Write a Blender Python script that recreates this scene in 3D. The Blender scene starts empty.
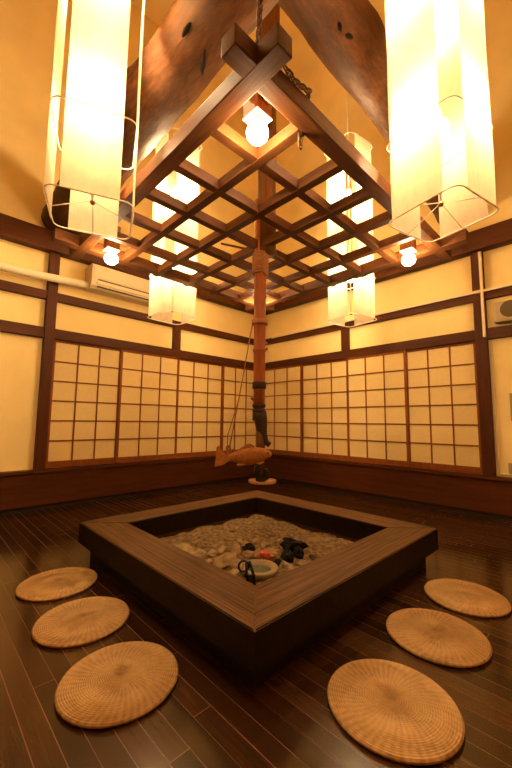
import bpy, bmesh, math, random
from mathutils import Vector, Matrix, noise
random.seed(7)
sc = bpy.context.scene
COL = sc.collection
PI = math.pi

# ------------------------------------------------------------------ materials
def nt(name):
    m = bpy.data.materials.new(name); m.use_nodes = True
    t = m.node_tree; b = t.nodes['Principled BSDF']
    return m, t, b
def N(t, typ, **kw):
    n = t.nodes.new(typ)
    for k, v in kw.items():
        if hasattr(n, k): setattr(n, k, v)
        else: n.inputs[k.replace('_', ' ')].default_value = v
    return n
def ramp(t, stops, warm=True):
    r = t.nodes.new('ShaderNodeValToRGB'); e = r.color_ramp.elements
    while len(e) < len(stops): e.new(0.5)
    for i, (p, c) in enumerate(stops):
        e[i].position = p; e[i].color = (c[0], c[1]*(.93 if warm else 1), c[2]*(.72 if warm else 1), 1)
    return r
def wood(name, dark, light, axis='X', scale=1.0, rough=.5, bump=.25, stretch=14., contrast=(.3, .72), spec=.10):
    m, t, b = nt(name); L = t.links
    tc = N(t, 'ShaderNodeTexCoord'); mp = N(t, 'ShaderNodeMapping')
    s = [stretch*scale]*3; s['XYZ'.index(axis)] = scale*1.0
    mp.inputs['Scale'].default_value = s
    L.new(tc.outputs['Object'], mp.inputs['Vector'])
    oi = N(t, 'ShaderNodeObjectInfo'); ad = N(t, 'ShaderNodeVectorMath', operation='MULTIPLY_ADD')
    cb = N(t, 'ShaderNodeCombineXYZ')
    for k in 'XYZ': L.new(oi.outputs['Random'], cb.inputs[k])
    L.new(cb.outputs[0], ad.inputs[0]); ad.inputs[1].default_value = (37, 53, 71)
    L.new(mp.outputs[0], ad.inputs[2])
    n1 = N(t, 'ShaderNodeTexNoise', Scale=1.6, Detail=8., Roughness=.62, Distortion=.6)
    L.new(ad.outputs[0], n1.inputs['Vector'])
    n2 = N(t, 'ShaderNodeTexNoise', Scale=7., Detail=4., Roughness=.6)
    L.new(ad.outputs[0], n2.inputs['Vector'])
    mx = N(t, 'ShaderNodeMath', operation='MULTIPLY_ADD'); mx.inputs[1].default_value = .35
    L.new(n2.outputs[0], mx.inputs[0])
    sb = N(t, 'ShaderNodeMath', operation='MULTIPLY'); sb.inputs[1].default_value = .68
    L.new(n1.outputs[0], sb.inputs[0]); L.new(sb.outputs[0], mx.inputs[2])
    r = ramp(t, [(contrast[0], dark), (contrast[1], light)])
    L.new(mx.outputs[0], r.inputs[0]); L.new(r.outputs[0], b.inputs['Base Color'])
    b.inputs['Roughness'].default_value = rough; b.inputs['Specular IOR Level'].default_value = spec
    bp = N(t, 'ShaderNodeBump', Strength=bump, Distance=.004)
    L.new(mx.outputs[0], bp.inputs['Height']); L.new(bp.outputs[0], b.inputs['Normal'])
    return m
def plain(name, c, rough=.6, metal=0., var=.12, nscale=20., bump=.0, spec=.2):
    m, t, b = nt(name); L = t.links
    tc = N(t, 'ShaderNodeTexCoord'); n = N(t, 'ShaderNodeTexNoise', Scale=nscale, Detail=5.)
    L.new(tc.outputs['Object'], n.inputs['Vector'])
    r = ramp(t, [(.3, tuple(x*(1-var) for x in c)), (.7, tuple(min(1, x*(1+var)) for x in c))], False)
    L.new(n.outputs[0], r.inputs[0]); L.new(r.outputs[0], b.inputs['Base Color'])
    b.inputs['Roughness'].default_value = rough; b.inputs['Specular IOR Level'].default_value = spec; b.inputs['Metallic'].default_value = metal
    if bump:
        bp = N(t, 'ShaderNodeBump', Strength=bump, Distance=.003)
        L.new(n.outputs[0], bp.inputs['Height']); L.new(bp.outputs[0], b.inputs['Normal'])
    return m
def emit(name, c, s):
    m = bpy.data.materials.new(name); m.use_nodes = True; t = m.node_tree
    t.nodes.clear(); o = N(t, 'ShaderNodeOutputMaterial'); e = N(t, 'ShaderNodeEmission')
    e.inputs[0].default_value = (*c, 1); e.inputs[1].default_value = s
    t.links.new(e.outputs[0], o.inputs[0]); return m
def paper(name, c, trans=.55, clear=.08):
    m = bpy.data.materials.new(name); m.use_nodes = True; t = m.node_tree; L = t.links
    t.nodes.clear(); o = N(t, 'ShaderNodeOutputMaterial')
    tc = N(t, 'ShaderNodeTexCoord'); mp = N(t, 'ShaderNodeMapping')
    mp.inputs['Scale'].default_value = (9, 9, 5)
    L.new(tc.outputs['Object'], mp.inputs[0])
    n = N(t, 'ShaderNodeTexNoise', Scale=2.4, Detail=8., Roughness=.7); L.new(mp.outputs[0], n.inputs['Vector'])
    r = ramp(t, [(.3, tuple(x*.80 for x in c)), (.7, c)], False); L.new(n.outputs[0], r.inputs[0])
    d = N(t, 'ShaderNodeBsdfDiffuse'); tr = N(t, 'ShaderNodeBsdfTranslucent'); tp = N(t, 'ShaderNodeBsdfTransparent')
    L.new(r.outputs[0], d.inputs[0]); L.new(r.outputs[0], tr.inputs[0])
    m1 = N(t, 'ShaderNodeMixShader'); m1.inputs[0].default_value = trans
    L.new(d.outputs[0], m1.inputs[1]); L.new(tr.outputs[0], m1.inputs[2])
    m2 = N(t, 'ShaderNodeMixShader'); m2.inputs[0].default_value = clear
    L.new(m1.outputs[0], m2.inputs[1]); L.new(tp.outputs[0], m2.inputs[2])
    L.new(m2.outputs[0], o.inputs[0]); return m
def floor_mat():
    m, t, b = nt('lacquered_planks'); L = t.links
    tc = N(t, 'ShaderNodeTexCoord'); sx = N(t, 'ShaderNodeSeparateXYZ'); L.new(tc.outputs['Object'], sx.inputs[0])
    def M(op, a, bb=None, c=None):
        n = N(t, 'ShaderNodeMath', operation=op)
        for i, v in enumerate((a, bb, c)):
            if v is None: continue
            if isinstance(v, (int, float)): n.inputs[i].default_value = v
            else: L.new(v, n.inputs[i])
        return n.outputs[0]
    v = M('DIVIDE', sx.outputs['Y'], .0685); row = M('FLOOR', v); fy = M('FRACT', v)
    wn = N(t, 'ShaderNodeTexWhiteNoise', noise_dimensions='1D'); L.new(row, wn.inputs['W'])
    u = M('ADD', M('DIVIDE', sx.outputs['X'], 1.7), M('MULTIPLY', wn.outputs[0], 5.))
    colr = M('FLOOR', u); fx = M('FRACT', u)
    w2 = N(t, 'ShaderNodeTexWhiteNoise', noise_dimensions='2D'); cb = N(t, 'ShaderNodeCombineXYZ')
    L.new(row, cb.inputs[0]); L.new(colr, cb.inputs[1]); L.new(cb.outputs[0], w2.inputs['Vector'])
    mp = N(t, 'ShaderNodeMapping'); mp.inputs['Scale'].default_value = (1.2, 26, 1)
    L.new(tc.outputs['Object'], mp.inputs[0])
    ofs = N(t, 'ShaderNodeVectorMath', operation='ADD'); L.new(mp.outputs[0], ofs.inputs[0])
    c2 = N(t, 'ShaderNodeCombineXYZ'); L.new(M('MULTIPLY', w2.outputs[0], 40.), c2.inputs[0]); L.new(c2.outputs[0], ofs.inputs[1])
    n1 = N(t, 'ShaderNodeTexNoise', Scale=2.2, Detail=7., Roughness=.65, Distortion=.4); L.new(ofs.outputs[0], n1.inputs['Vector'])
    f = M('ADD', M('MULTIPLY', n1.outputs[0], .6), M('MULTIPLY', w2.outputs[0], .4))
    r = ramp(t, [(.2, (.013, .0055, .0022)), (.5, (.033, .014, .0055)), (.85, (.078, .034, .013))]); L.new(f, r.inputs[0])
    ey = M('ABSOLUTE', M('SUBTRACT', fy, .5)); ex = M('ABSOLUTE', M('SUBTRACT', fx, .5))
    seam = M('MAXIMUM', M('GREATER_THAN', ey, M('ADD', .474, M('MULTIPLY', wn.outputs[0], .030))), M('GREATER_THAN', ex, .4993))
    mix = N(t, 'ShaderNodeMix', data_type='RGBA'); L.new(seam, mix.inputs[0])
    L.new(r.outputs[0], mix.inputs[6]); mix.inputs[7].default_value = (.135, .054, .015, 1)  # lighter orange seam colour paints in the glint along plank edges
    L.new(mix.outputs[2], b.inputs['Base Color'])
    rn = N(t, 'ShaderNodeTexNoise', Scale=3.1, Detail=5.); L.new(tc.outputs['Object'], rn.inputs['Vector'])
    L.new(M('ADD', M('MULTIPLY', rn.outputs[0], .22), M('ADD', M('MULTIPLY', seam, .2), FLOOR_ROUGH)), b.inputs['Roughness'])
    return m
def straw_mat():
    m, t, b = nt('woven_rush'); L = t.links
    tc = N(t, 'ShaderNodeTexCoord'); sx = N(t, 'ShaderNodeSeparateXYZ'); L.new(tc.outputs['Object'], sx.inputs[0])
    def M(op, a, bb=None):
        n = N(t, 'ShaderNodeMath', operation=op)
        for i, v in enumerate((a, bb)):
            if v is None: continue
            if isinstance(v, (int, float)): n.inputs[i].default_value = v
            else: L.new(v, n.inputs[i])
        return n.outputs[0]
    r2 = M('SQRT', M('ADD', M('MULTIPLY', sx.outputs[0], sx.outputs[0]), M('MULTIPLY', sx.outputs[1], sx.outputs[1])))
    th = M('ARCTAN2', sx.outputs[1], sx.outputs[0])
    ringf = M('DIVIDE', r2, .0085)
    ring = M('FLOOR', ringf)
    # radial weave that jogs a little from ring to ring
    wp = N(t, 'ShaderNodeTexNoise', Scale=16., Detail=4.); L.new(tc.outputs['Object'], wp.inputs['Vector'])
    wv = M('SINE', M('ADD', M('ADD', M('MULTIPLY', th, 48.), M('MULTIPLY', wp.outputs[0], 5.)), M('MULTIPLY', ring, .5)))
    rb = M('SINE', M('ADD', M('MULTIPLY', ringf, 2*PI), M('MULTIPLY', wp.outputs[0], 6.)))
    n = N(t, 'ShaderNodeTexNoise', Scale=60., Detail=6.); L.new(tc.outputs['Object'], n.inputs['Vector'])
    n2 = N(t, 'ShaderNodeTexNoise', Scale=7., Detail=3.); L.new(tc.outputs['Object'], n2.inputs['Vector'])
    hgt = M('ADD', M('ADD', M('MULTIPLY', wv, .24), M('MULTIPLY', rb, .34)), M('MULTIPLY', n.outputs[0], 1.2))
    f = M('ADD', M('ADD', M('MULTIPLY', hgt, .24), .20), M('MULTIPLY', n2.outputs[0], .34))
    r = ramp(t, [(.20, (.15, .072, .024)), (.48, (.40, .235, .092)), (.8, (.58, .385, .18))]); L.new(f, r.inputs[0])
    L.new(r.outputs[0], b.inputs['Base Color']); b.inputs['Roughness'].default_value = .75
    bp = N(t, 'ShaderNodeBump', Strength=.9, Distance=.004); L.new(hgt, bp.inputs['Height']); L.new(bp.outputs[0], b.inputs['Normal'])
    return m

FLOOR_ROUGH = .06
PLASTER = plain('cream_plaster', (.90, .71, .315), .9, var=.05, nscale=3., bump=.05)
CEIL = plain('ceiling_plaster', (.84, .64, .28), .9, var=.05, nscale=2.)
FLOOR = floor_mat()
TIMX = wood('dark_timber_along', (.035, .010, .0035), (.088, .028, .0105), 'X', 1.2, .45)
TIMY = wood('dark_timber_across', (.035, .010, .0035), (.088, .028, .0105), 'Y', 1.2, .45)
TIMZ = wood('dark_timber_upright', (.035, .010, .0035), (.092, .029, .011), 'Z', 1.2, .45)
BASEX = wood('baseboard_wood_x', (.038, .011, .004), (.095, .031, .011), 'X', .9, .38)
BASEY = wood('baseboard_wood_y', (.038, .011, .004), (.095, .031, .011), 'Y', .9, .38)
PLINTH = plain('black_plinth', (.02, .011, .006), .5)
SFRZ = wood('shoji_stile_wood', (.14, .04, .012), (.27, .085, .026), 'Z', 1.5, .45)
SHOJI = plain('shoji_paper', (.71, .54, .24), .9, var=.03, nscale=40.)
LATX = wood('lattice_wood_x', (.055, .019, .007), (.15, .058, .022), 'X', 1.6, .5)
LATY = wood('lattice_wood_y', (.055, .019, .007), (.15, .058, .022), 'Y', 1.6, .5)
LATZ = wood('block_wood', (.16, .06, .022), (.34, .15, .06), 'Z', 1.6, .5)
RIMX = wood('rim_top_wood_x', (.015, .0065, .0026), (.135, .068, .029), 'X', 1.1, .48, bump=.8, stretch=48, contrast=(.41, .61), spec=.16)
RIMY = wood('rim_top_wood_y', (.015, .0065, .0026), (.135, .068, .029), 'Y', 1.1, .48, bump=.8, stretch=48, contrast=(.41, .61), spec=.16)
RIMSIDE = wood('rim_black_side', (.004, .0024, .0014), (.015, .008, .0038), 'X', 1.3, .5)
PALE_EDGE = wood('pale_edge_wood', (.05, .022, .009), (.33, .19, .09), 'X', 6., .5, stretch=1.)  # paler tone for the bevelled top edges of the rim boards
INNER = wood('hearth_inner_wood', (.03, .016, .008), (.07, .036, .017), 'X', 1.3, .6)
STRAW = straw_mat()
ASH = plain('sandy_ash', (.15, .095, .042), .95, var=.65, nscale=34., bump=1.)
STONE = plain('ash_crusted_lump', (.27, .185, .092), .9, var=.4, nscale=18., bump=.8)
CHAR = plain('charcoal', (.004, .0035, .003), .6, var=.3, nscale=30., bump=.8)
BROWNL = plain('half_burnt_wood', (.10, .05, .025), .8, var=.4, nscale=25., bump=.8)
RED = plain('red_lump', (.62, .13, .085), .6, var=.35, nscale=50.)
IRON = plain('black_iron', (.02, .018, .016), .45, .6, nscale=40.)
CHAIN = plain('rusty_chain', (.13, .065, .03), .5, .5, var=.35, nscale=60.)
DISHM = plain('pale_ceramic', (.27, .20, .105), .5, var=.15)
DISHIN = plain('greenish_ash', (.10, .10, .055), .7, var=.3, nscale=60.)
TRAYM = wood('pale_tray_wood', (.42, .24, .12), (.62, .40, .22), 'X', 3., .5)
BAMBOO = wood('red_bamboo', (.19, .052, .018), (.36, .115, .042), 'Z', 1.5, .4, stretch=22)
TUBE = wood('dark_bamboo', (.07, .028, .010), (.16, .065, .023), 'Z', 1.5, .4, stretch=22)
ROPE = plain('hemp_rope', (.34, .13, .045), .85, var=.35, nscale=120., bump=.8)
DKROPE = plain('dark_binding', (.05, .03, .018), .8, var=.35, nscale=120., bump=.8)
FISH = wood('carved_fish_wood', (.16, .058, .02), (.50, .22, .08), 'X', 3., .42)
WHITEP = plain('off_white_plastic', (.80, .68, .45), .45, var=.03)
GREYP = plain('beige_plastic', (.40, .30, .17), .5, var=.05)
DGRILL = plain('speaker_cloth', (.10, .07, .035), .8, var=.25, nscale=300.)
SLOT = plain('shadow_gap', (.05, .035, .02), .7)
WIRE = plain('white_wire', (.85, .76, .58), .4, var=.02)
BRASS = plain('brass', (.35, .2, .06), .35, .8)
PAPER = paper('lantern_paper', (.68, .55, .365), .68, .0)
LC = (1., .69, .37)
GLOW = emit('lantern_bulb_glow', LC, 195.)
GLOWUP = emit('lantern_upper_bulb_glow', LC, 470.)
GLOBE = emit('globe_bulb_glow', LC, 175.)

def log_mat(name, sc3):
    m, t, b = nt(name); L = t.links
    tc = N(t, 'ShaderNodeTexCoord'); mp = N(t, 'ShaderNodeMapping'); L.new(tc.outputs['Object'], mp.inputs[0]); mp.inputs['Scale'].default_value = sc3
    n1 = N(t, 'ShaderNodeTexNoise', Scale=1.7, Detail=6., Roughness=.6, Distortion=.8); L.new(mp.outputs[0], n1.inputs['Vector'])
    n2 = N(t, 'ShaderNodeTexNoise', Scale=14., Detail=6., Roughness=.65); L.new(mp.outputs[0], n2.inputs['Vector'])
    mm = N(t, 'ShaderNodeMath', operation='MULTIPLY_ADD'); mm.inputs[1].default_value = .4
    L.new(n2.outputs[0], mm.inputs[0])
    m0 = N(t, 'ShaderNodeMath', operation='MULTIPLY'); m0.inputs[1].default_value = .62; L.new(n1.outputs[0], m0.inputs[0]); L.new(m0.outputs[0], mm.inputs[2])
    r = ramp(t, [(.34, (.016, .006, .0022)), (.5, (.062, .024, .009)), (.70, (.15, .062, .023))])
    L.new(mm.outputs[0], r.inputs[0]); L.new(r.outputs[0], b.inputs['Base Color']); b.inputs['Roughness'].default_value = .6; b.inputs['Specular IOR Level'].default_value = .25
    bp = N(t, 'ShaderNodeBump', Strength=.5, Distance=.02); L.new(mm.outputs[0], bp.inputs['Height']); L.new(bp.outputs[0], b.inputs['Normal'])
    return m
LOGX, LOGY = log_mat('old_log_x', (.9, 3.2, 3.2)), log_mat('old_log_y', (3.2, .9, 3.2))

# ------------------------------------------------------------------ mesh helpers
class MB:
    def __init__(s): s.bm = bmesh.new()
    def box(s, x0, x1, y0, y1, z0, z1, bev=0., M=None):
        vs = bmesh.ops.create_cube(s.bm, size=1)['verts']
        bmesh.ops.scale(s.bm, vec=(x1-x0, y1-y0, z1-z0), verts=vs)
        bmesh.ops.translate(s.bm, vec=((x0+x1)/2, (y0+y1)/2, (z0+z1)/2), verts=vs)
        if bev:
            es = list({e for v in vs for e in v.link_edges})
            r = bmesh.ops.bevel(s.bm, geom=es, offset=bev, segments=2, affect='EDGES', profile=.6)
            vs = list({v for f in r['faces'] for v in f.verts} | {v for v in vs if v.is_valid})
        if M is not None: bmesh.ops.transform(s.bm, matrix=M, verts=vs)
        return s
    def tube(s, pts, r, seg=8, closed=False, caps=True, flat=1.):
        pts = [Vector(p) for p in pts]; n = len(pts)
        rr = r if isinstance(r, (list, tuple)) else [r]*n
        tang = []
        for i in range(n):
            a = pts[i-1] if (i or closed) else pts[i]
            b = pts[(i+1) % n] if (i < n-1 or closed) else pts[i]
            tang.append((b-a).normalized())
        up = Vector((0, 0, 1)) if abs(tang[0].z) < .9 else Vector((1, 0, 0))
        u = tang[0].cross(up).normalized(); rings = []
        for i in range(n):
            if i: u = (u - tang[i]*u.dot(tang[i])).normalized()
            v = tang[i].cross(u)
            rings.append([s.bm.verts.new(pts[i] + (u*math.cos(2*PI*k/seg) + v*flat*math.sin(2*PI*k/seg))*rr[i]) for k in range(seg)])
        m = n if closed else n-1
        for i in range(m):
            A, B = rings[i], rings[(i+1) % n]
            for k in range(seg): s.bm.faces.new((A[k], A[(k+1) % seg], B[(k+1) % seg], B[k]))
        if caps and not closed:
            s.bm.faces.new(rings[0][::-1]); s.bm.faces.new(rings[-1])
        return s
    def lathe(s, prof, c=(0, 0, 0), seg=32, sx=1., sy=1.):
        c = Vector(c); rings = []
        for (r, z) in prof:
            if r < 1e-6: rings.append([s.bm.verts.new(c + Vector((0, 0, z)))])
            else: rings.append([s.bm.verts.new(c + Vector((r*sx*math.cos(2*PI*k/seg), r*sy*math.sin(2*PI*k/seg), z))) for k in range(seg)])
        for A, B in zip(rings, rings[1:]):
            for k in range(seg):
                a0, a1 = A[k % len(A)], A[(k+1) % len(A)]; b0, b1 = B[k % len(B)], B[(k+1) % len(B)]
                q = []
                for v in (a0, a1, b1, b0):
                    if v not in q: q.append(v)
                if len(q) > 2: s.bm.faces.new(q)
        return s
    def ball(s, c, r, sub=2, scale=(1, 1, 1)):
        vs = bmesh.ops.create_icosphere(s.bm, subdivisions=sub, radius=r)['verts']
        bmesh.ops.scale(s.bm, vec=scale, verts=vs); bmesh.ops.translate(s.bm, vec=c, verts=vs); return s
    def prism(s, poly, z0, z1):
        a = [s.bm.verts.new((x, y, z0)) for x, y in poly]; b = [s.bm.verts.new((x, y, z1)) for x, y in poly]
        n = len(poly)
        s.bm.faces.new(a[::-1]); s.bm.faces.new(b)
        for i in range(n): s.bm.faces.new((a[i], a[(i+1) % n], b[(i+1) % n], b[i]))
        return s
    def build(s, name, mat, parent=None, origin=None, smooth=False, local=False):
        bm = s.bm; bmesh.ops.recalc_face_normals(bm, faces=bm.faces)
        o0 = Vector((0, 0, 0))
        if parent is not None and not local:
            p = parent; 
            while p is not None: o0 += p.location; p = p.parent
        own = Vector(origin) if origin is not None else Vector((0, 0, 0))
        if parent is None: bmesh.ops.translate(bm, vec=-own, verts=bm.verts)
        else: bmesh.ops.translate(bm, vec=-o0, verts=bm.verts); own = Vector((0, 0, 0))
        me = bpy.data.meshes.new(name); bm.to_mesh(me); bm.free()
        if smooth:
            for p in me.polygons: p.use_smooth = True
        me.materials.append(mat) if not isinstance(mat, (list, tuple)) else [me.materials.append(x) for x in mat]
        o = bpy.data.objects.new(name, me); COL.objects.link(o); o.location = own
        if parent is not None: o.parent = parent
        return o
def tag(o, label, cat, group=None, kind=None):
    o['label'] = label; o['category'] = cat
    if group: o['group'] = group
    if kind: o['kind'] = kind
    return o
def thing(name, label, cat, loc, rz=0., group=None):
    o = bpy.data.objects.new(name, None); COL.objects.link(o); o.location = loc; o.rotation_euler = (0, 0, rz)
    o.empty_display_size = .05
    return tag(o, label, cat, group)
def struct(o, label=None, cat=None):
    o['kind'] = 'structure'
    if label: o['label'] = label; o['category'] = cat
    return o
def dup(o, parent=None):
    c = o.copy(); COL.objects.link(c)
    if parent is not None: c.parent = parent
    for ch in list(o.children): dup(ch, c)
    return c
def sharp(o, ang=.6):
    try: o.data.set_sharp_from_angle(angle=ang)
    except Exception: pass

# ------------------------------------------------------------------ levels (metres)
X1, Y0 = 6.4, -6.4                 # the room's far ends behind the camera
ZC = 6.78
SILL, KA0, KA1, NA0, NA1, TB0, TB1 = .422, 1.842, 1.957, 2.277, 2.372, 2.821, 3.046

# ------------------------------------------------------------------ shell
struct(MB().box(-.2, X1+.2, Y0-.2, .2, -.1, 0).build('floor', FLOOR), 'dark lacquered plank floor', 'floor')
struct(MB().box(-.2, X1+.2, Y0-.2, .2, ZC, ZC+.1).build('ceiling', CEIL), 'tan plastered ceiling high above the hearth', 'ceiling')
struct(MB().box(-.2, -.06, Y0-.2, .2, 0, ZC).build('wall_left', PLASTER), 'cream plaster wall on the left side', 'wall')
struct(MB().box(-.06, X1+.2, .06, .2, 0, ZC).build('wall_right', PLASTER), 'cream plaster wall on the right side', 'wall')
struct(MB().box(X1, X1+.2, Y0-.2, .06, 0, ZC).build('wall_east', PLASTER), 'cream plaster wall behind the viewer on the right', 'wall')
struct(MB().box(-.06, X1, Y0-.2, Y0, 0, ZC).build('wall_south', PLASTER), 'cream plaster wall behind the viewer on the left', 'wall')
tn = [0]
def trim(mb, mat, label):
    tn[0] += 1
    return struct(mb.build('trim_%d' % tn[0], mat), label, 'timber')
def base(side, mat):
    if side == 'left':
        b = MB().box(-.06, .02, Y0, .0, .05, .385, .004).build('baseboard_left', mat)
        MB().box(-.06, .045, Y0, .0, .385, SILL-.004, .004).build('sill', mat, b)
        MB().box(-.06, .0, Y0, .0, 0, .05).build('plinth', PLINTH, b)
        struct(b, 'wide dark baseboard under the left shoji', 'baseboard')
    else:
        b = MB().box(.02, X1, -.02, .06, .05, .385, .004).build('baseboard_right', mat)
        MB().box(.045, X1, -.045, .06, .385, SILL-.004, .004).build('sill', mat, b)
        MB().box(0., X1, 0., .06, 0, .05).build('plinth', PLINTH, b)
        struct(b, 'wide dark baseboard under the right shoji', 'baseboard')
base('left', BASEY); base('right', BASEX)
PL0, PL1, PR0, PR1 = -3.327, -3.225, 3.299, 3.408
trim(MB().box(-.06, .012, PL0, PL1, SILL-.004, TB0, .004), TIMZ, 'dark upright post at the left end of the left shoji')
trim(MB().box(PR0, PR1, -.012, .06, SILL-.004, TB0, .004), TIMZ, 'dark upright post at the right end of the right shoji')
trim(MB().box(-.06, .03, -.03, .06, SILL-.004, TB0, .004), TIMZ, 'dark upright post in the room corner')
for a, b_, w in ((Y0, PL0, 'left of the left post'), (PL1, -.03, 'above the left shoji')):
    trim(MB().box(-.06, .0, a, b_, KA0, KA1, .003), TIMY, 'lower dark rail on the left wall ' + w)
    trim(MB().box(-.06, .0, a, b_, NA0, NA1, .003), TIMY, 'upper dark rail on the left wall ' + w)
for a, b_, w in ((.03, PR0, 'above the right shoji'), (PR1, X1, 'right of the right post')):
    trim(MB().box(a, b_, 0., .06, KA0, KA1, .003), TIMX, 'lower dark rail on the right wall ' + w)
    trim(MB().box(a, b_, 0., .06, NA0, NA1, .003), TIMX, 'upper dark rail on the right wall ' + w)
trim(MB().box(-.06, .06, Y0, .06, TB0, TB1, .006), TIMY, 'thick dark tie beam high on the left wall')
trim(MB().box(.06, X1, -.06, .06, TB0, TB1, .006), TIMX, 'thick dark tie beam high on the right wall')
trim(MB().box(-.06, -.005, -1.715, -1.605, KA1, NA0, .003), TIMZ, 'short dark strut above the left shoji')
trim(MB().box(1.635, 1.745, .005, .06, KA1, NA0, .003), TIMZ, 'short dark strut above the right shoji')

# ------------------------------------------------------------------ shoji screens
def shoji(w0, w1, left, depth, label):
    if left:
        f = lambda a, b, z0, z1, d0, d1: (-d1, -d0, a, b, z0, z1)
        loc = (-.03, (w0+w1)/2, SILL)
    else:
        f = lambda a, b, z0, z1, d0, d1: (a, b, d0, d1, z0, z1)
        loc = ((w0+w1)/2, .03, SILL)
    t = thing('shoji_screen', label, 'sliding screen', loc, group='shoji screens along the %s wall' % ('left' if left else 'right'))
    d = depth; sw = .03; zt = KA0-.025
    for a in (w0, w1-sw): MB().box(*f(a, a+sw, SILL, KA0, d, d+.02), .002).build('stile', SFRZ, t)
    MB().box(*f(w0+sw, w1-sw, SILL, SILL+.07, d, d+.02), .002).build('bottom_rail', SFRZ, t)
    MB().box(*f(w0+sw, w1-sw, zt, KA0, d, d+.02), .002).build('top_rail', SFRZ, t)
    g = MB(); a0, a1, z0, z1 = w0+sw, w1-sw, SILL+.07, zt
    for k in (1, 2):
        c = a0+(a1-a0)*k/3; g.box(*f(c-.0075, c+.0075, z0, z1, d+.003, d+.012))
    for k in range(1, 6):
        c = z0+(z1-z0)*k/6; g.box(*f(a0, a1, c-.0075, c+.0075, d+.003, d+.0125))
    g.build('muntin_grid', SFRZ, t)
    MB().box(*f(a0, a1, z0, z1, d+.0125, d+.0155)).build('paper', SHOJI, t)
lb = [PL1, -2.45, -1.62, -.80, -.034]
ll = ['first shoji screen from the left post on the left wall', 'second shoji screen from the left post on the left wall',
      'third shoji screen from the left post, left of the corner pair', 'shoji screen on the left wall touching the room corner']
for i in range(4): shoji(lb[i]-(.012 if i else 0), lb[i+1]+(.012 if i < 3 else 0), True, (.008 if i % 2 else .032), ll[i])
rb = [.034, .905, 1.718, 2.531, PR0]
rl = ['shoji screen on the right wall touching the room corner', 'second shoji screen from the room corner on the right wall',
      'third shoji screen from the room corner on the right wall', 'shoji screen beside the right post, under the right conduit']
for i in range(4): shoji(rb[i]-(.012 if i else 0), rb[i+1]+(.012 if i < 3 else 0), False, (.008 if i % 2 == 0 else .032), rl[i])

# ------------------------------------------------------------------ hearth
HX, HY, SX, SY, HT, HB, HW = 3.418, -3.400, 1.749, 1.722, .2432, .1079, .239
hx0, hx1, hy0, hy1 = HX-SX, HX, HY, HY+SY
hearth = thing('sunken_hearth', 'square wooden hearth with thick dark mitred rim in the middle of the floor', 'hearth', ((hx0+hx1)/2, (hy0+hy1)/2, 0))
o4 = [(hx0, hy0), (hx1, hy0), (hx1, hy1), (hx0, hy1)]
i4 = [(hx0+HW, hy0+HW), (hx1-HW, hy0+HW), (hx1-HW, hy1-HW), (hx0+HW, hy1-HW)]
for k in range(4):
    a, b_ = o4[k], o4[(k+1) % 4]; c, d = i4[(k+1) % 4], i4[k]
    mb = MB().prism([a, b_, c, d], HB, HT)
    bmesh.ops.bevel(mb.bm, geom=[e for e in mb.bm.edges if all(v.co.z > HT-.001 for v in e.verts)], offset=.004, segments=2, affect='EDGES')
    o = mb.build('rim_board', [RIMX if k % 2 == 0 else RIMY, RIMSIDE, PALE_EDGE], hearth)
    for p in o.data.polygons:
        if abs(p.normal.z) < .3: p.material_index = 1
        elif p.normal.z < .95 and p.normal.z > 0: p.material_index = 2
bi = .062
mb = MB()
for (x0, x1, y0, y1) in ((hx0+bi, hx1-bi, hy0+bi, hy0+bi+.05), (hx0+bi, hx1-bi, hy1-bi-.05, hy1-bi),
                         (hx0+bi, hx0+bi+.05, hy0+bi+.05, hy1-bi-.05), (hx1-bi-.05, hx1-bi, hy0+bi+.05, hy1-bi-.05)):
    mb.box(x0, x1, y0, y1, 0, HB)
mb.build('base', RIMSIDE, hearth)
mb = MB(); e = .03
for (x0, x1, y0, y1) in ((hx0+HW-e, hx1-HW+e, hy0+HW-e, hy0+HW), (hx0+HW-e, hx1-HW+e, hy1-HW, hy1-HW+e),
                         (hx0+HW-e, hx0+HW, hy0+HW, hy1-HW), (hx1-HW, hx1-HW+e, hy0+HW, hy1-HW)):
    mb.box(x0, x1, y0, y1, .002, HB)
mb.build('pit_lining', INNER, hearth)
# ash
ax0, ax1, ay0, ay1 = hx0+HW, hx1-HW, hy0+HW, hy1-HW
cx, cy = (ax0+ax1)/2, (ay0+ay1)/2
def ash_z(x, y):
    u = (x-cx)/(ax1-cx); v = (y-cy)/(ay1-cy)
    p = Vector((x, y, 0))
    near = math.exp(-((x-2.80)**2+(y+2.80)**2)/.12)
    edge = max(abs(u), abs(v))
    z = .105 + .035*near + .022*noise.noise(p*5) + .012*noise.noise(p*13) + .008*noise.noise(p*35) + .005*noise.noise(p*75)
    return z - .02*max(0, edge-.8)/.2
mb = MB(); n = 110; g = []
for i in range(n+1):
    row = []
    for j in range(n+1):
        x = ax0+.001+(ax1-ax0-.002)*i/n; y = ay0+.001+(ay1-ay0-.002)*j/n
        row.append(mb.bm.verts.new((x, y, ash_z(x, y))))
    g.append(row)
for i in range(n):
    for j in range(n): mb.bm.faces.new((g[i][j], g[i+1][j], g[i+1][j+1], g[i][j+1]))
# skirt and bottom so that the ash is a solid bed
rim = [g[i][0] for i in range(n+1)]+[g[n][j] for j in range(1, n+1)]+[g[i][n] for i in range(n-1, -1, -1)]+[g[0][j] for j in range(n-1, 0, -1)]
low = [mb.bm.verts.new((v.co.x, v.co.y, .003)) for v in rim]
for k in range(len(rim)):
    k2 = (k+1) % len(rim); mb.bm.faces.new((rim[k], low[k], low[k2], rim[k2]))
mb.bm.faces.new(low)
tag(mb.build('ash_bed', ASH, smooth=True), 'rough sandy ash filling the square hearth pit', 'ash', kind='stuff')

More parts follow.
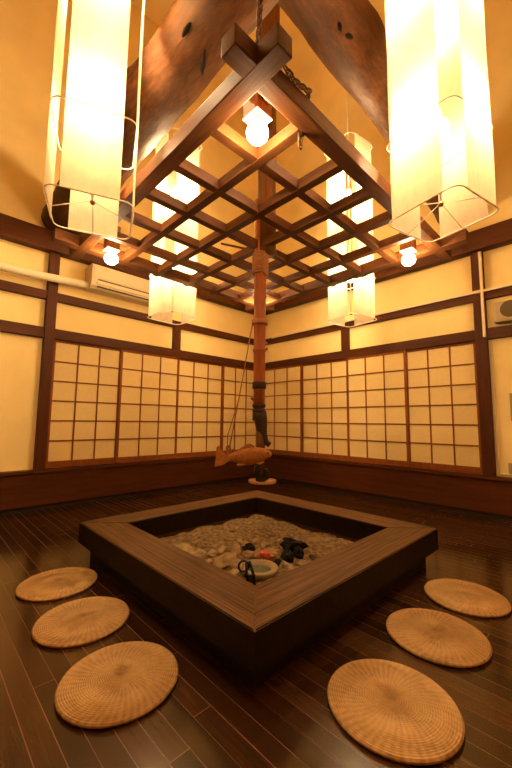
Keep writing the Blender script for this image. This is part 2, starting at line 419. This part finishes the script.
def lump(name, x, y, r, mat, label, cat, group=None, sc3=(1, 1, .7), seed=0, lift=.35, rz=0., rough=.42, smooth=True):
    mb = MB().ball((0, 0, 0), 1, 3)
    for v in mb.bm.verts:
        p = v.co.copy(); k = 1+rough*noise.noise(p*1.1+Vector((seed*7.3, seed*3.1, 0)))+rough*.5*noise.noise(p*2.7+Vector((seed*5.3, 0, seed)))
        q = Vector((round(p.x*1.6)/1.6, round(p.y*1.6)/1.6, round(p.z*1.6)/1.6))
        v.co = (p*.65+q*.35)*k
    bmesh.ops.scale(mb.bm, vec=tuple(r*s for s in sc3), verts=mb.bm.verts)
    bmesh.ops.rotate(mb.bm, matrix=Matrix.Rotation(rz, 3, 'Z'), verts=mb.bm.verts)
    z = ash_z(x, y)+r*sc3[2]*lift
    bmesh.ops.translate(mb.bm, vec=(x, y, z), verts=mb.bm.verts)
    return tag(mb.build(name, mat, origin=(x, y, ash_z(x, y)), smooth=smooth), label, cat, group)
# camera frame, used only for reading positions off the photograph
CAM = Vector((4.329473, -4.289507, .95))
R0 = Vector((.6970162, .7169846, .010075)); R1 = Vector((.0686464, -.0807073, .9943712)); R2 = Vector((-.7137619, .6924012, .1054727))
def px(a, b, z):
    d = R0*((a-256)/352.03)-R1*((b-384)/352.03)+R2
    return CAM+d*((z-CAM.z)/d.z)
stones = [(184, 547, .058, (1.5, .8, .55)), (198, 549, .035, (1.2, .8, .6)), (212, 553, .034, (1, .9, .7)), (222, 549, .032, (1, 1, .7)),
          (234, 548, .050, (1, .85, .9)), (246, 544, .040, (.9, .9, .9)), (226, 563, .052, (1.3, .75, .8)), (238, 567, .042, (1.1, .8, .7)),
          (220, 561, .030, (1, .8, .7)), (208, 560, .024, (1, .8, .6)), (249, 553, .034, (1.2, .8, .7)), (259, 553, .032, (1, .9, .8)),
          (272, 556, .040, (.9, 1, .9)), (284, 563, .028, (1.1, .8, .8)), (290, 565, .030, (1.3, .8, .6)), (274, 551, .026, (1, .9, .7)),
          (264, 543, .030, (1.1, .8, .7)), (303, 562, .028, (1.1, .9, .8)), (256, 536, .024, (1, 1, .6)), (240, 536, .026, (1.3, .8, .5)),
          (216, 540, .022, (1, 1, .6)), (280, 536, .020, (1, 1, .6)), (297, 566, .024, (1, .9, .7)), (233, 572, .034, (1.2, .9, .7))]
for i, (a, b_, r, s3) in enumerate(stones):
    p = px(a, b_, .15)
    lump('ash_lump', p.x, p.y, r*1.12, STONE, 'pale ash-crusted lump lying in the hearth ash', 'lump', 'pale lumps in the hearth ash', s3, i+1, rz=i*1.3)
for i, (a, b_, r, s3, rz, lab, lift) in enumerate([
        (293, 544, .062, (1.3, .45, .65), .5, 'topmost black charcoal chunk leaning at the right of the ash', .95),
        (287, 556, .055, (1.0, .7, .75), -.4, 'larger black charcoal chunk under the topmost one', .55),
        (299, 552, .040, (.7, .9, .9), .9, 'small black charcoal chunk at the right end of the charcoal heap', .5),
        (250, 547, .036, (1.3, .6, .8), .3, 'black charcoal wedge behind the red lump', .6),
        (277, 560, .032, (.5, 1.2, .8), .2, 'narrow black charcoal sliver just right of the red lump', .5)]):
    p = px(a, b_, .16)
    lump('charcoal', p.x, p.y, r, CHAR, lab, 'charcoal', 'black charcoal pieces', s3, 40+i, lift, rz, rough=.5, smooth=False)
p = px(316, 557, .13); lump('burnt_wood', p.x, p.y, .036, BROWNL, 'brown half-burnt wood lump by the right rim', 'wood', None, (1.3, .7, .7), 61)
p = px(266, 554, .17); lump('ember', p.x, p.y, .036, RED, 'pinkish red lump among the pale ones in the ash', 'ember', None, (1.1, .6, .8), 66, .9, .4, rough=.6, smooth=False)
# dish
p = px(259, 573, .13); dz = ash_z(p.x, p.y)-.025
dish = thing('ceramic_dish', 'round pale dish with dark greenish filling near the hearth corner', 'dish', (p.x, p.y, dz))
MB().lathe([(0, .0), (.075, 0), (.098, .022), (.106, .044), (.102, .051), (.084, .052), (.068, .044), (.060, .026), (0, .022)], (p.x, p.y, dz), 40).build('bowl', DISHM, dish, smooth=True)
MB().lathe([(0, .036), (.045, .037), (.0645, .036), (.060, .027), (0, .024)], (p.x, p.y, dz), 32).build('filling', DISHIN, dish, smooth=True)
# iron tongs stuck in the near corner
p = px(251, 579, .16); tz = ash_z(p.x, p.y)
tg = thing('fire_tongs', 'black iron fire tongs with a loop, stuck in the ash at the near corner', 'tongs', (p.x, p.y, tz))
top = px(248, 561, .235)
u = Vector((.70, .71, 0))
for s in (-1, 1):
    foot = Vector((p.x, p.y, tz-.015))+u*(.008+.012*s)
    MB().tube([foot, foot.lerp(top, .5)+u*.012*s, top+u*.008*s], .0075, 8).build('arm', IRON, tg, smooth=True)
lp = [top+u*(-.022+.026*math.cos(k*PI/8))+Vector((0, 0, -.026+.026*math.sin(k*PI/8))) for k in range(16)]
MB().tube(lp, .0055, 6, closed=True).build('loop', IRON, tg, smooth=True)
q = Vector((p.x, p.y, tz)).lerp(top, .45)
MB().tube([q-u*.028, q+u*.03], .007, 6).build('crossbar', IRON, tg, smooth=True)

# ------------------------------------------------------------------ round rush cushions
prof = [(0, .024)]
for k in range(1, 26):
    r = .009*k; prof.append((r-.0045, .0238-.0004*(k % 2)+.0022)); prof.append((r, .0225))
prof = [(r, z-.006*(r/.235)**3) for r, z in prof]
prof += [(.231, .019), (.2345, .013), (.233, .006), (.226, .0015), (.15, 0), (0, 0)]
def cushion(): return MB().lathe(prof, seg=72)
cs = [(2.0028, -3.6066, .880, 'farthest round rush cushion on the left side of the hearth'),
      (2.4951, -3.6335, .880, 'middle round rush cushion on the left side of the hearth'),
      (2.9907, -3.6677, .890, 'nearest round rush cushion on the left side of the hearth'),
      (3.6744, -2.0441, .872, 'farthest round rush cushion on the right side of the hearth'),
      (3.6897, -2.5312, .896, 'middle round rush cushion on the right side of the hearth'),
      (3.7276, -3.0534, .907, 'nearest round rush cushion on the right side of the hearth')]
first = None
for i, (x, y, s, lab) in enumerate(cs):
    if first is None: first = o = cushion().build('rush_cushion', STRAW, smooth=True)
    else: o = first.copy(); COL.objects.link(o)
    o.location = (x, y, 0); o.rotation_euler = (0, 0, i*1.1); o.scale = (s, s, 1)
    tag(o, lab, 'cushion', 'round rush cushions around the hearth')

# ------------------------------------------------------------------ hanging lattice (hidana)
LX, LY, ST, ZL = 3.476, -3.473, .3112, 2.216
lat = thing('hanging_lattice', 'square dark wooden lattice rack hanging over the hearth', 'rack', (LX-3*ST, LY+3*ST, ZL))
bw = .038; bh = .080; ext = .2; en = .14
x6, y6 = LX-6*ST, LY+6*ST
for y, ends in ((LY, (x6-ext, LX+en)), (y6, (x6-ext, LX+ext))):
    MB().box(ends[0], ends[1], y-bw, y+bw, ZL, ZL+bh, .004).build('edge_beam', LATX, lat)
for x in (LX, x6):
    MB().box(x-bw, x+bw, LY-(en if x == LX else ext), y6+ext, ZL+.0006, ZL+bh+.0006, .004).build('edge_beam', LATY, lat)
for k in range(1, 6):
    y = LY+k*ST; MB().box(x6-.06, LX-bw, y-.025, y+.025, ZL, ZL+.058, .003).build('lattice_bar', LATX, lat)
    x = LX-k*ST; MB().box(x-.025, x+.025, LY+bw, y6+.06, ZL+.002, ZL+.060, .003).build('lattice_bar', LATY, lat)

# globe bulbs in the lattice corners
def globe(x, y, zb, label, sx, sy):
    t = thing('globe_lamp', label, 'lamp', (x, y, zb+.055), group='bare globe lamps in the lattice corners')
    MB().box(x-.044, x+.044, y-.044, y+.044, zb+.062, ZL+bh+.1, .003).build('mounting_block', LATZ, t)
    # short brackets from the block to the two beams it hangs between
    MB().box(min(x, x+sx*.115), max(x, x+sx*.115), y-.02, y+.02, ZL+bh+.006, ZL+bh+.034, .002).build('bracket', LATX, t)
    MB().box(x-.02, x+.02, min(y, y+sy*.115), max(y, y+sy*.115), ZL+bh+.036, ZL+bh+.064, .002).build('bracket', LATY, t)
    MB().box(x-.046, x+.046, y-.046, y+.046, zb+.054, zb+.062, .002).build('base_plate', WHITEP, t)
    MB().lathe([(0, .056), (.03, .056), (.028, .036), (.022, .034), (0, .034)], (x, y, zb), 24).build('socket', WHITEP, t, smooth=True)
    MB().lathe([(0, .036), (.017, .036), (.024, .026), (.043, .012), (.048, -.006), (.044, -.026), (.03, -.042), (.013, -.049), (0, -.05)], (x, y, zb), 24).build('bulb', GLOBE, t, smooth=True)
tt = .153
globe(LX-tt, LY+tt, 2.195, 'bare globe lamp in the lattice corner nearest the viewer', 1, -1)
globe(x6+tt, LY+tt, 2.155, 'bare globe lamp in the left corner of the lattice', -1, -1)
globe(LX-tt, y6-tt, 2.155, 'bare globe lamp in the right corner of the lattice', 1, 1)
globe(x6+tt, y6-tt, 2.19, 'bare globe lamp in the far lattice corner, behind the bamboo pole', -1, 1)

# ------------------------------------------------------------------ log beams
def logbeam(pts, rads, label, knots=()):
    mb = MB(); P = [Vector(p) for p in pts]; Q = []; Rr = []
    for i in range(len(P)-1):
        for k in range(14):
            s = k/14; Q.append(P[i].lerp(P[i+1], s)); Rr.append(rads[i]+(rads[i+1]-rads[i])*s)
    Q.append(P[-1]); Rr.append(rads[-1])
    # soften the joints of the centre line
    for _ in range(4):
        Q = [Q[0]]+[(Q[i-1]+Q[i]*2+Q[i+1])/4 for i in range(1, len(Q)-1)]+[Q[-1]]
    mb.tube(Q, Rr, 40)
    ax = 0 if abs(P[-1].x-P[0].x) > 1 else 1
    ends = (P[0][ax], P[-1][ax])
    for v in mb.bm.verts:
        c = v.co
        q = min(Q, key=lambda z: abs(z[ax]-c[ax])); d = (c-q); d[ax] = 0
        k = 1+.13*noise.noise(c*1.5)+.06*noise.noise(c*4.5)+.02*noise.noise(c*14)
        for kp, kr, ka in knots:
            k += ka*math.exp(-((c-Vector(kp)).length/kr)**2)
        nw = q+d*k; nw[ax] = c[ax]; v.co = nw
    o = mb.build('log_beam', LOGX if ax == 0 else LOGY, origin=(P[0]+P[-1])/2, smooth=True)
    return tag(o, label, 'beam', 'natural log beams under the ceiling')
logbeam([(.0, -3.2, 3.22), (1.05, -3.2, 3.30), (2.3, -3.2, 3.32), (3.0, -3.2, 3.35), (X1, -3.2, 3.36)], [.24, .22, .20, .19, .19],
        'thick rough log beam running from the left post over the lattice', [((1.9, -3.38, 3.38), .2, .22)])
logbeam([(3.2, .0, 3.42), (3.16, -1.4, 3.66), (3.12, -2.4, 3.755), (3.12, -3.2, 3.76), (3.12, Y0, 3.76)], [.22, .20, .19, .19, .19],
        'thick rough log beam from the right wall crossing over the left log', [((3.25, -2.2, 3.75), .18, .15)])

# dark cracks and knots on the logs
def crack(log, a, b, ax, c0, rad, length, wd, tilt=0.):
    d = (R0*((a-256)/352.03)-R1*((b-384)/352.03)+R2).normalized(); t = .5
    while t < 6:
        p = CAM+d*t; q = p.copy(); q[ax] = 0
        if (q-Vector(c0)).length < rad: break
        t += .005
    nrm = (q-Vector(c0)).normalized(); al = Vector((1, 0, 0)) if ax == 0 else Vector((0, 1, 0))
    al = (Matrix.Rotation(tilt, 3, nrm) @ al).normalized(); si = nrm.cross(al)
    mb = MB().ball((0, 0, 0), 1, 3)
    for v in mb.bm.verts:
        x, y, z = v.co; k = 1+.3*noise.noise(Vector((x*2, y*2, a)))
        v.co = p+al*x*length*k+si*y*wd*k*(1-.4*x*x)+nrm*z*.02
    mb.build('crack', SLOT2, log, smooth=True)
SLOT2 = plain('dark_crack', (.010, .005, .002), .9)
logs = [o for o in COL.objects if o.name.startswith('log_beam')]
for a, b_, l, w_, tl in ((203, 63, .085, .016, .5), (186, 30, .045, .012, .1)): crack(logs[0], a, b_, 0, (0, -3.2, 3.315), .192, l, w_, tl)
for a, b_, l, w_, tl in ((349, 36, .040, .017, .3), (340, 27, .03, .014, -.4)): crack(logs[1], a, b_, 1, (3.12, 0, 3.75), .192, l, w_, tl)

# ------------------------------------------------------------------ chains
def chain(name, label, pts, L=.04, r=.0045, w=.012):
    pts = [Vector(p) for p in pts]; t = thing(name, label, 'chain', pts[-1])
    loop = []
    for k in range(16):
        a = 2*PI*k/16; loop.append((math.cos(a)*w, 0, math.sin(a)*w+(L*.5-w if math.sin(a) >= 0 else -(L*.5-w))))
    src = MB().tube(loop, r, 6, closed=True).build('link', CHAIN, t, smooth=True, local=True)
    pitch = L-2*r-.004; d = 0; segs = []
    acc = [0]
    for a, b_ in zip(pts, pts[1:]): acc.append(acc[-1]+(b_-a).length)
    i = 0; n = int(acc[-1]/pitch)
    for k in range(n):
        s = (k+.5)*pitch
        j = max(q for q in range(len(pts)-1) if acc[q] <= s)
        f = (s-acc[j])/(acc[j+1]-acc[j]); pos = pts[j].lerp(pts[j+1], f); dr = (pts[j+1]-pts[j]).normalized()
        o = src if k == 0 else src.copy()
        if k: COL.objects.link(o); o.parent = t
        q = dr.to_track_quat('Z', 'X') @ Matrix.Rotation(PI/2*(k % 2), 3, 'Z').to_quaternion()
        o.location = pos-pts[-1]; o.rotation_mode = 'QUATERNION'; o.rotation_quaternion = q
    return t
chain('chain', 'rusty iron chain holding up the near corner of the lattice', [(3.47, -3.405, 3.4), (LX, LY, ZL+bh+.005)], .036, .0042, .0105)
e1 = LX+bw+.010
chain('chain', 'loose rusty chain draped over the right near beam of the lattice',
      [(e1, LY+.10, ZL+.09), (e1, LY+.16, ZL+.075), (e1, LY+.22, ZL+.088), (e1, LY+.26, ZL+.098), (LX, LY+.29, ZL+.103), (LX-bw-.009, LY+.31, ZL+.09), (LX-bw-.009, LY+.315, ZL-.07)], .032, .0038, .0095)

# ------------------------------------------------------------------ adjustable pot hook with fish lever
PX, PY = 2.5435+.0070, -2.5388+.0072
ph = thing('pot_hook', 'reddish bamboo pot hook hanging through the lattice over the hearth', 'pot hook', (PX, PY, .60))
tx, ty = PX+.030, PY+.034   # upper tube beside the sliding rod
MB().tube([(tx, ty, z) for z in (2.185, 2.45, 2.452, 2.47, 2.472, 2.9, 2.902, 2.92, 2.922, 3.4, 3.95)],
          [.070, .070, .075, .075, .070, .070, .075, .075, .070, .068, .068], 24).build('bamboo_tube', TUBE, ph, smooth=True)
blk = MB().lathe([(0, 3.9), (.10, 3.9), (.125, 3.94), (.125, 4.2), (.06, 4.42), (.03, 4.5), (0, 4.5)], (tx, ty, 0), 4).build('hanger_block', LATZ, ph)
MB().tube([(tx, ty, 4.45), (tx, ty, ZC)], .018, 10).build('iron_rod', IRON, ph, smooth=True)
def rod(z0, z1, r0, r1, nodes):
    pts = [(z0, r0)]
    for z in sorted(nodes):
        rr = r0+(r1-r0)*(z-z0)/(z1-z0)
        for dz_, k in ((-.02, 1), (-.008, 1.1), (0, 1.16), (.008, 1.1), (.02, 1)): pts.append((z+dz_, rr*k))
    pts.append((z1, r1))
    return [(PX, PY, z) for z, _ in pts], [r for _, r in pts]
a, b_ = rod(1.02, 2.6, .040, .048, [1.20, 1.46, 1.68, 1.86])
MB().tube(a, b_, 24).build('bamboo_pole', BAMBOO, ph, smooth=True)
mb = MB()
for k in range(9): mb.tube([(PX+.053*math.cos(q*PI/10), PY+.053*math.sin(q*PI/10), 2.165-.018*k+.0009*q) for q in range(20)], .0095, 6, closed=True)
mb.build('rope_binding', ROPE, ph, smooth=True)
# flat wrapped bands
for z, h, r, m in ((1.665, .035, .058, ROPE), (1.205, .05, .049, DKROPE), (1.06, .024, .047, DKROPE), (1.025, .02, .047, DKROPE), (.985, .06, .046, DKROPE)):
    MB().lathe([(0, -h/2), (r*.93, -h/2), (r, -h/2+.004), (r, h/2-.004), (r*.93, h/2), (0, h/2)], (PX, PY, z), 24).build('band', m, ph, smooth=True)
# small twig stubs on the bamboo
rt = Vector((.697, .717, 0))
for z, s in ((1.50, 1), (1.46, 1), (1.10, -1)):
    c = Vector((PX, PY, z)); MB().tube([c+rt*.03*s, c+rt*.058*s+Vector((0, 0, .015))], [.014, .009], 10).build('twig_stub', BAMBOO, ph, smooth=True)
c = Vector((PX, PY, 0))
# carved spur that bends out to the right
pts = [c+rt*dx+Vector((0, 0, z)) for dx, z in ((.012, 1.02), (.014, .96), (.018, .90), (.030, .85), (.050, .805), (.078, .785))]
MB().tube(pts, [.040, .046, .040, .030, .021, .018], 14).build('carved_spur', DKROPE, ph, smooth=True)
MB().tube([c+rt*.014+Vector((0, 0, z)) for z in (.58, .70, .98)], [.024, .028, .034], 16).build('hook_rod', TUBE, ph, smooth=True)
pts = [c+rt*(.052*math.sin(k*PI/9)*(1 if k < 7 else .85))+Vector((0, 0, .59-.034*(1-math.cos(k*PI/9))/1.0+(.0 if k < 5 else (k-4)*.022))) for k in range(10)]
pts = [c+rt*dx+Vector((0, 0, z)) for dx, z in ((0, .64), (-.004, .59), (.004, .555), (.03, .548), (.052, .565), (.058, .60), (.045, .622))]
MB().tube(pts, [.028, .028, .027, .025, .023, .020, .012], 14).build('hook', IRON, ph, smooth=True)
# fish lever
tail, head = Vector((2.346, -2.724, .692)), Vector((2.602, -2.468, .730))
fx = (head-tail).normalized(); fz = Vector((0, 0, 1)); fz = (fz-fx*fz.dot(fx)).normalized(); fy = fz.cross(fx)
FM = Matrix((fx, fy, fz)).transposed()
off = -fy*.052
def fpt(x, y, z): return tail+off+FM@Vector((x, y, z))
Lf = (head-tail).length
prof = [(.075, .020, .013, .0), (.10, .026, .018, .0), (.15, .040, .026, -.002), (.20, .050, .031, -.004), (.25, .050, .033, -.002), (.30, .042, .031, .0), (.335, .030, .025, .001), (.36, .020, .017, .0), (.372, .008, .007, .0)]
mb = MB(); rings = []
for x, h, w, dz_ in prof:
    h *= 1.15
    rings.append([mb.bm.verts.new(fpt(x, w*math.cos(2*PI*k/16), dz_+h*math.sin(2*PI*k/16))) for k in range(16)])
for A, B in zip(rings, rings[1:]):
    for k in range(16): mb.bm.faces.new((A[k], A[(k+1) % 16], B[(k+1) % 16], B[k]))
mb.bm.faces.new(rings[0]); mb.bm.faces.new(rings[-1][::-1])
fish = mb.build('fish_lever', FISH, ph, smooth=True); fish['label'] = 'carved brown wooden fish'
def fin(name, poly, th, mat=FISH):
    mb = MB(); a = [mb.bm.verts.new(fpt(x, -th, z)) for x, z in poly]; b2 = [mb.bm.verts.new(fpt(x, th, z)) for x, z in poly]
    n = len(poly); mb.bm.faces.new(a); mb.bm.faces.new(b2[::-1])
    for i in range(n): mb.bm.faces.new((a[i], b2[i], b2[(i+1) % n], a[(i+1) % n]))
    # fish is a child of ph at identity, so shift by the same chain
    return mb.build(name, mat, fish)
fin('tail_fin', [(.09, .018), (.06, .022), (.03, .055), (.014, .090), (-.002, .075), (-.012, .01), (-.022, -.03), (-.024, -.05), (.0, -.048), (.04, -.042), (.07, -.025), (.09, -.018)], .007)
fin('dorsal_fin', [(.11, .026), (.16, .055), (.205, .078), (.235, .080), (.262, .058), (.25, .045), (.20, .040)], .006)
fin('belly_fin', [(.15, -.036), (.125, -.052), (.145, -.062), (.19, -.058), (.20, -.044)], .006, TRAYM)
fin('pectoral_fin', [(.27, -.046), (.265, -.06), (.29, -.066), (.315, -.052), (.31, -.035)], .006, TRAYM)
MB().ball(fpt(.345, -.019, .008), .006, 2).build('eye', CHAR, fish, smooth=True)
# lever cord
kn = fpt(.085, 0, .045)
c0 = Vector((PX, PY, 1.665))-rt*.052
mb = MB().tube([c0, c0.lerp(kn, .5)+Vector((0, 0, -.006)), kn+Vector((0, 0, .02))], .0042, 6)
mb.tube([c0.lerp(kn, .62), kn+rt*-.016+Vector((0, 0, .1)), kn+rt*-.012+Vector((0, 0, .02))], .0036, 6)
mb.build('lever_cord', ROPE, ph, smooth=True)
mb = MB()
for k in range(3): mb.tube([kn+rt*(.014*math.cos(q*PI/6)-.004*k)+Vector((0, 0, .016*math.sin(q*PI/6)+.012*k-.006))+fy*.006*(k-1) for q in range(12)], .0055, 6, closed=True)
mb.tube([fpt(.085, .016*math.cos(q*PI/6), .024*math.sin(q*PI/6)) for q in range(12)], .0055, 6, closed=True)
mb.tube([kn, kn+rt*.028+Vector((0, 0, .012)), kn+rt*.036+Vector((0, 0, -.012))], .005, 6)
mb.build('cord_knot', ROPE, ph, smooth=True)
# round tray hung on the hook tip
tz0 = .528
MB_ = MB().lathe([(0, tz0), (.088, tz0), (.096, tz0+.006), (.096, tz0+.018), (.092, tz0+.018), (.089, tz0+.008), (0, tz0+.007)], (PX+rt.x*.028, PY+rt.y*.028, 0), 48)
tag(MB_.build('round_tray', TRAYM, origin=(PX, PY, tz0)), 'small pale round tray at the bottom of the pot hook', 'tray')
# thin stick lying across the lattice bars
p0, p1 = px(221, 243.5, ZL+.063), px(249, 249.5, ZL+.063)
tag(MB().tube([p0, p1], .008, 8).build('thin_stick', LATX, origin=(p0+p1)/2), 'thin dark stick lying across the lattice left of the bamboo pole', 'stick')

# ------------------------------------------------------------------ paper lanterns
PX, PY = 2.5435, -2.5388      # back to the lattice centre
LB, LTOP, HS, PW = 1.948, 3.78, .190, .121
def make_lantern():
    t = thing('paper_lantern', '', 'lantern', (0, 0, 0), group='tall paper lanterns hung around the lattice')
    for k in range(4):
        M = Matrix.Rotation(k*PI/2, 4, 'Z')
        mb = MB(); nz, nx = 24, 6; g = []
        for i in range(nz+1):
            z = (LTOP-LB)*i/nz
            g.append([mb.bm.verts.new(M@Vector((-PW+2*PW*j/nx, -HS+.003*noise.noise(Vector((j*.4+k*9, z*3, 1))), z))) for j in range(nx+1)])
        for i in range(nz):
            for j in range(nx): mb.bm.faces.new((g[i][j], g[i][j+1], g[i+1][j+1], g[i+1][j]))
        mb.build('paper_panel', PAPER, t, smooth=True, local=True)
    def ring(h, rad, z, name):
        pts = []
        for q, (sx, sy) in enumerate(((1, 1), (-1, 1), (-1, -1), (1, -1))):
            for k in range(5):
                a = q*PI/2+k*PI/8; pts.append((sx*(h-rad)+rad*math.cos(a), sy*(h-rad)+rad*math.sin(a), z))
        MB().tube(pts, .0032, 6, closed=True).build(name, WIRE, t, smooth=True, local=True)
    ring(HS-.006, .045, .003, 'wire_ring'); ring(HS-.006, .045, .42, 'wire_ring'); ring(HS-.006, .045, 1.82, 'wire_ring')
    for z, hub in ((.003, .075), (1.82, 1.80)):
        for k in range(4):
            a = k*PI/2; MB().tube([((HS-.006)*math.cos(a), (HS-.006)*math.sin(a), z), (.01*math.cos(a), .01*math.sin(a), hub)], .0022, 5).build('spoke', WIRE, t, smooth=True, local=True)
    MB().lathe([(0, .060), (.010, .062), (.014, .072), (.010, .082), (0, .086)], seg=14).build('hub', BRASS, t, smooth=True, local=True)
    MB().tube([(0, 0, .08), (0, 0, ZC-LB)], .0055, 8).build('hanging_cord', WIRE, t, smooth=True, local=True)
    for z in (.46, 1.27):
        MB().lathe([(0, -.062), (.03, -.054), (.05, -.03), (.058, 0), (.05, .03), (.03, .055), (.02, .075), (0, .075)], (0, 0, z), 20).build('bulb', GLOW if z < 1 else GLOWUP, t, smooth=True, local=True)
        MB().lathe([(0, .075), (.022, .075), (.022, .12), (.008, .13), (0, .13)], (0, 0, z), 16).build('socket', WHITEP, t, smooth=True, local=True)
    return t
lant = make_lantern()
RL = 1.205
for i, (dx, dy, r, rz, lab) in enumerate((
        (.035, -1, RL-.008, -21, 'large paper lantern close to the viewer on the left of the lattice'),
        (1, .022, RL+.040, -13, 'large paper lantern close to the viewer on the right of the lattice'),
        (-1, 0, RL+.002, 2, 'small-looking paper lantern beyond the lattice, in front of the air conditioner'),
        (0, 1, RL+.08, -10, 'small-looking paper lantern beyond the lattice, in front of the right shoji wall'))):
    o = lant if i == 0 else dup(lant)
    o.location = (PX+dx*r, PY+dy*r, LB); o.rotation_euler = (0, 0, math.radians(rz)); o['label'] = lab

# ------------------------------------------------------------------ wall fittings
ac = thing('air_conditioner', 'white wall air conditioner high on the left wall', 'air conditioner', (.0, -2.42, 2.48))
ay0_, ay1_ = -2.93, -1.93
mb = MB(); P = [(-.06, 2.49), (.13, 2.485), (.165, 2.51), (.185, 2.57), (.185, 2.74), (.17, 2.765), (-.06, 2.77)]
a = [mb.bm.verts.new((x, ay0_, z)) for x, z in P]; b2 = [mb.bm.verts.new((x, ay1_, z)) for x, z in P]
mb.bm.faces.new(a); mb.bm.faces.new(b2[::-1])
for i in range(len(P)): mb.bm.faces.new((a[i], b2[i], b2[(i+1) % len(P)], a[(i+1) % len(P)]))
mb.build('casing', WHITEP, ac)
MB().box(.178, .192, ay0_+.02, ay1_-.02, 2.60, 2.75, .004).build('front_panel', WHITEP, ac)
MB().box(.150, .187, ay0_+.07, ay1_-.07, 2.575, 2.590, .002).build('air_gap', SLOT, ac)
MB().box(.158, .190, ay0_+.06, ay1_-.06, 2.530, 2.568, .004).build('louvre', WHITEP, ac)
MB().box(.120, .172, ay0_+.07, ay1_-.07, 2.500, 2.512, .002).build('air_gap', SLOT, ac)
tag(MB().tube([(.065, Y0, 2.485), (.065, -3.6, 2.487), (.065, ay0_, 2.525)], .043, 16).build('pipe_cover', WHITEP, origin=(.065, -4, 2.487), smooth=True),
    'white pipe running along the left wall into the air conditioner', 'pipe')
tag(MB().box(.30, X1, -.028, -.002, 2.352, 2.380, .003).build('cable_duct', WHITEP, origin=(3, -.015, 2.366)),
    'thin white cable duct running level along the right wall', 'cable duct')
tag(MB().box(3.380, 3.407, -.040, -.0105, 1.86, 2.80, .003).build('cable_duct', WHITEP, origin=(3.405, -.02, 1.86)),
    'short upright white cable duct on the right post', 'cable duct')
mb = MB().tube([(3.432, .052, 1.83), (3.432, .052, .46), (3.438, .052, .447), (3.46, .052, .442), (3.60, .052, .442)], .010, 8)
tag(mb.build('cable', WHITEP, origin=(3.43, .05, .44), smooth=True), 'thin pale cable running down beside the right post to the outlet', 'cable')
sp = thing('wall_speaker', 'beige wall speaker with round grille right of the right post', 'speaker', (3.64, .06, 1.99))
MB().box(3.485, 3.80, -.06, .06, 1.985, 2.205, .03).build('cabinet', GREYP, sp, smooth=False)
MB().lathe([(0, 0), (.082, 0), (.086, .006), (.080, .010), (.0, .014)], (0, 0, 0), 36).build('grille', DGRILL, sp, smooth=True, local=True)
gr = sp.children[-1]; gr.rotation_euler = (PI/2, 0, 0); gr.location = (-.005, -.120, .118)
sw = thing('wall_switch', 'tall beige switch plate on the wall right of the right post', 'switch', (3.62, .06, 1.12))
MB().box(3.562, 3.69, .040, .06, .98, 1.26, .004).build('plate', GREYP, sw)
for z in (1.06, 1.17): MB().box(3.60, 3.65, .034, .042, z-.03, z+.03, .003).build('rocker', WHITEP, sw)
ou = thing('wall_outlet', 'small outlet plate low on the wall right of the right post', 'outlet', (3.58, .06, .50))
MB().box(3.515, 3.64, .045, .06, .455, .56, .004).build('plate', GREYP, ou)
for x in (3.56, 3.60): MB().box(x-.012, x+.012, .041, .047, .49, .525, .002).build('socket', SLOT, ou)

# ------------------------------------------------------------------ camera and view
cam = bpy.data.objects.new('camera', bpy.data.cameras.new('camera')); COL.objects.link(cam)
cam.data.sensor_fit = 'VERTICAL'; cam.data.sensor_height = 36.; cam.data.sensor_width = 24.
cam.data.lens = 352.03/768*36
M = Matrix((R0, R1, -R2)).transposed().to_4x4(); M.translation = CAM
cam.matrix_world = M; cam.data.clip_start = .02
sc.camera = cam
w = bpy.data.worlds.new('world'); sc.world = w; w.use_nodes = True
w.node_tree.nodes['Background'].inputs[0].default_value = (0, 0, 0, 1)
w.node_tree.nodes['Background'].inputs[1].default_value = 0.
vs = sc.view_settings
vs.view_transform = 'Standard'; vs.look = 'None'; vs.exposure = .58; vs.gamma = 1.; vs.use_curve_mapping = False
sc.cycles.use_denoising = True
sc.cycles.max_bounces = 10; sc.cycles.diffuse_bounces = 6; sc.cycles.transmission_bounces = 8; sc.cycles.transparent_max_bounces = 8
sc.cycles.sample_clamp_indirect = 8.
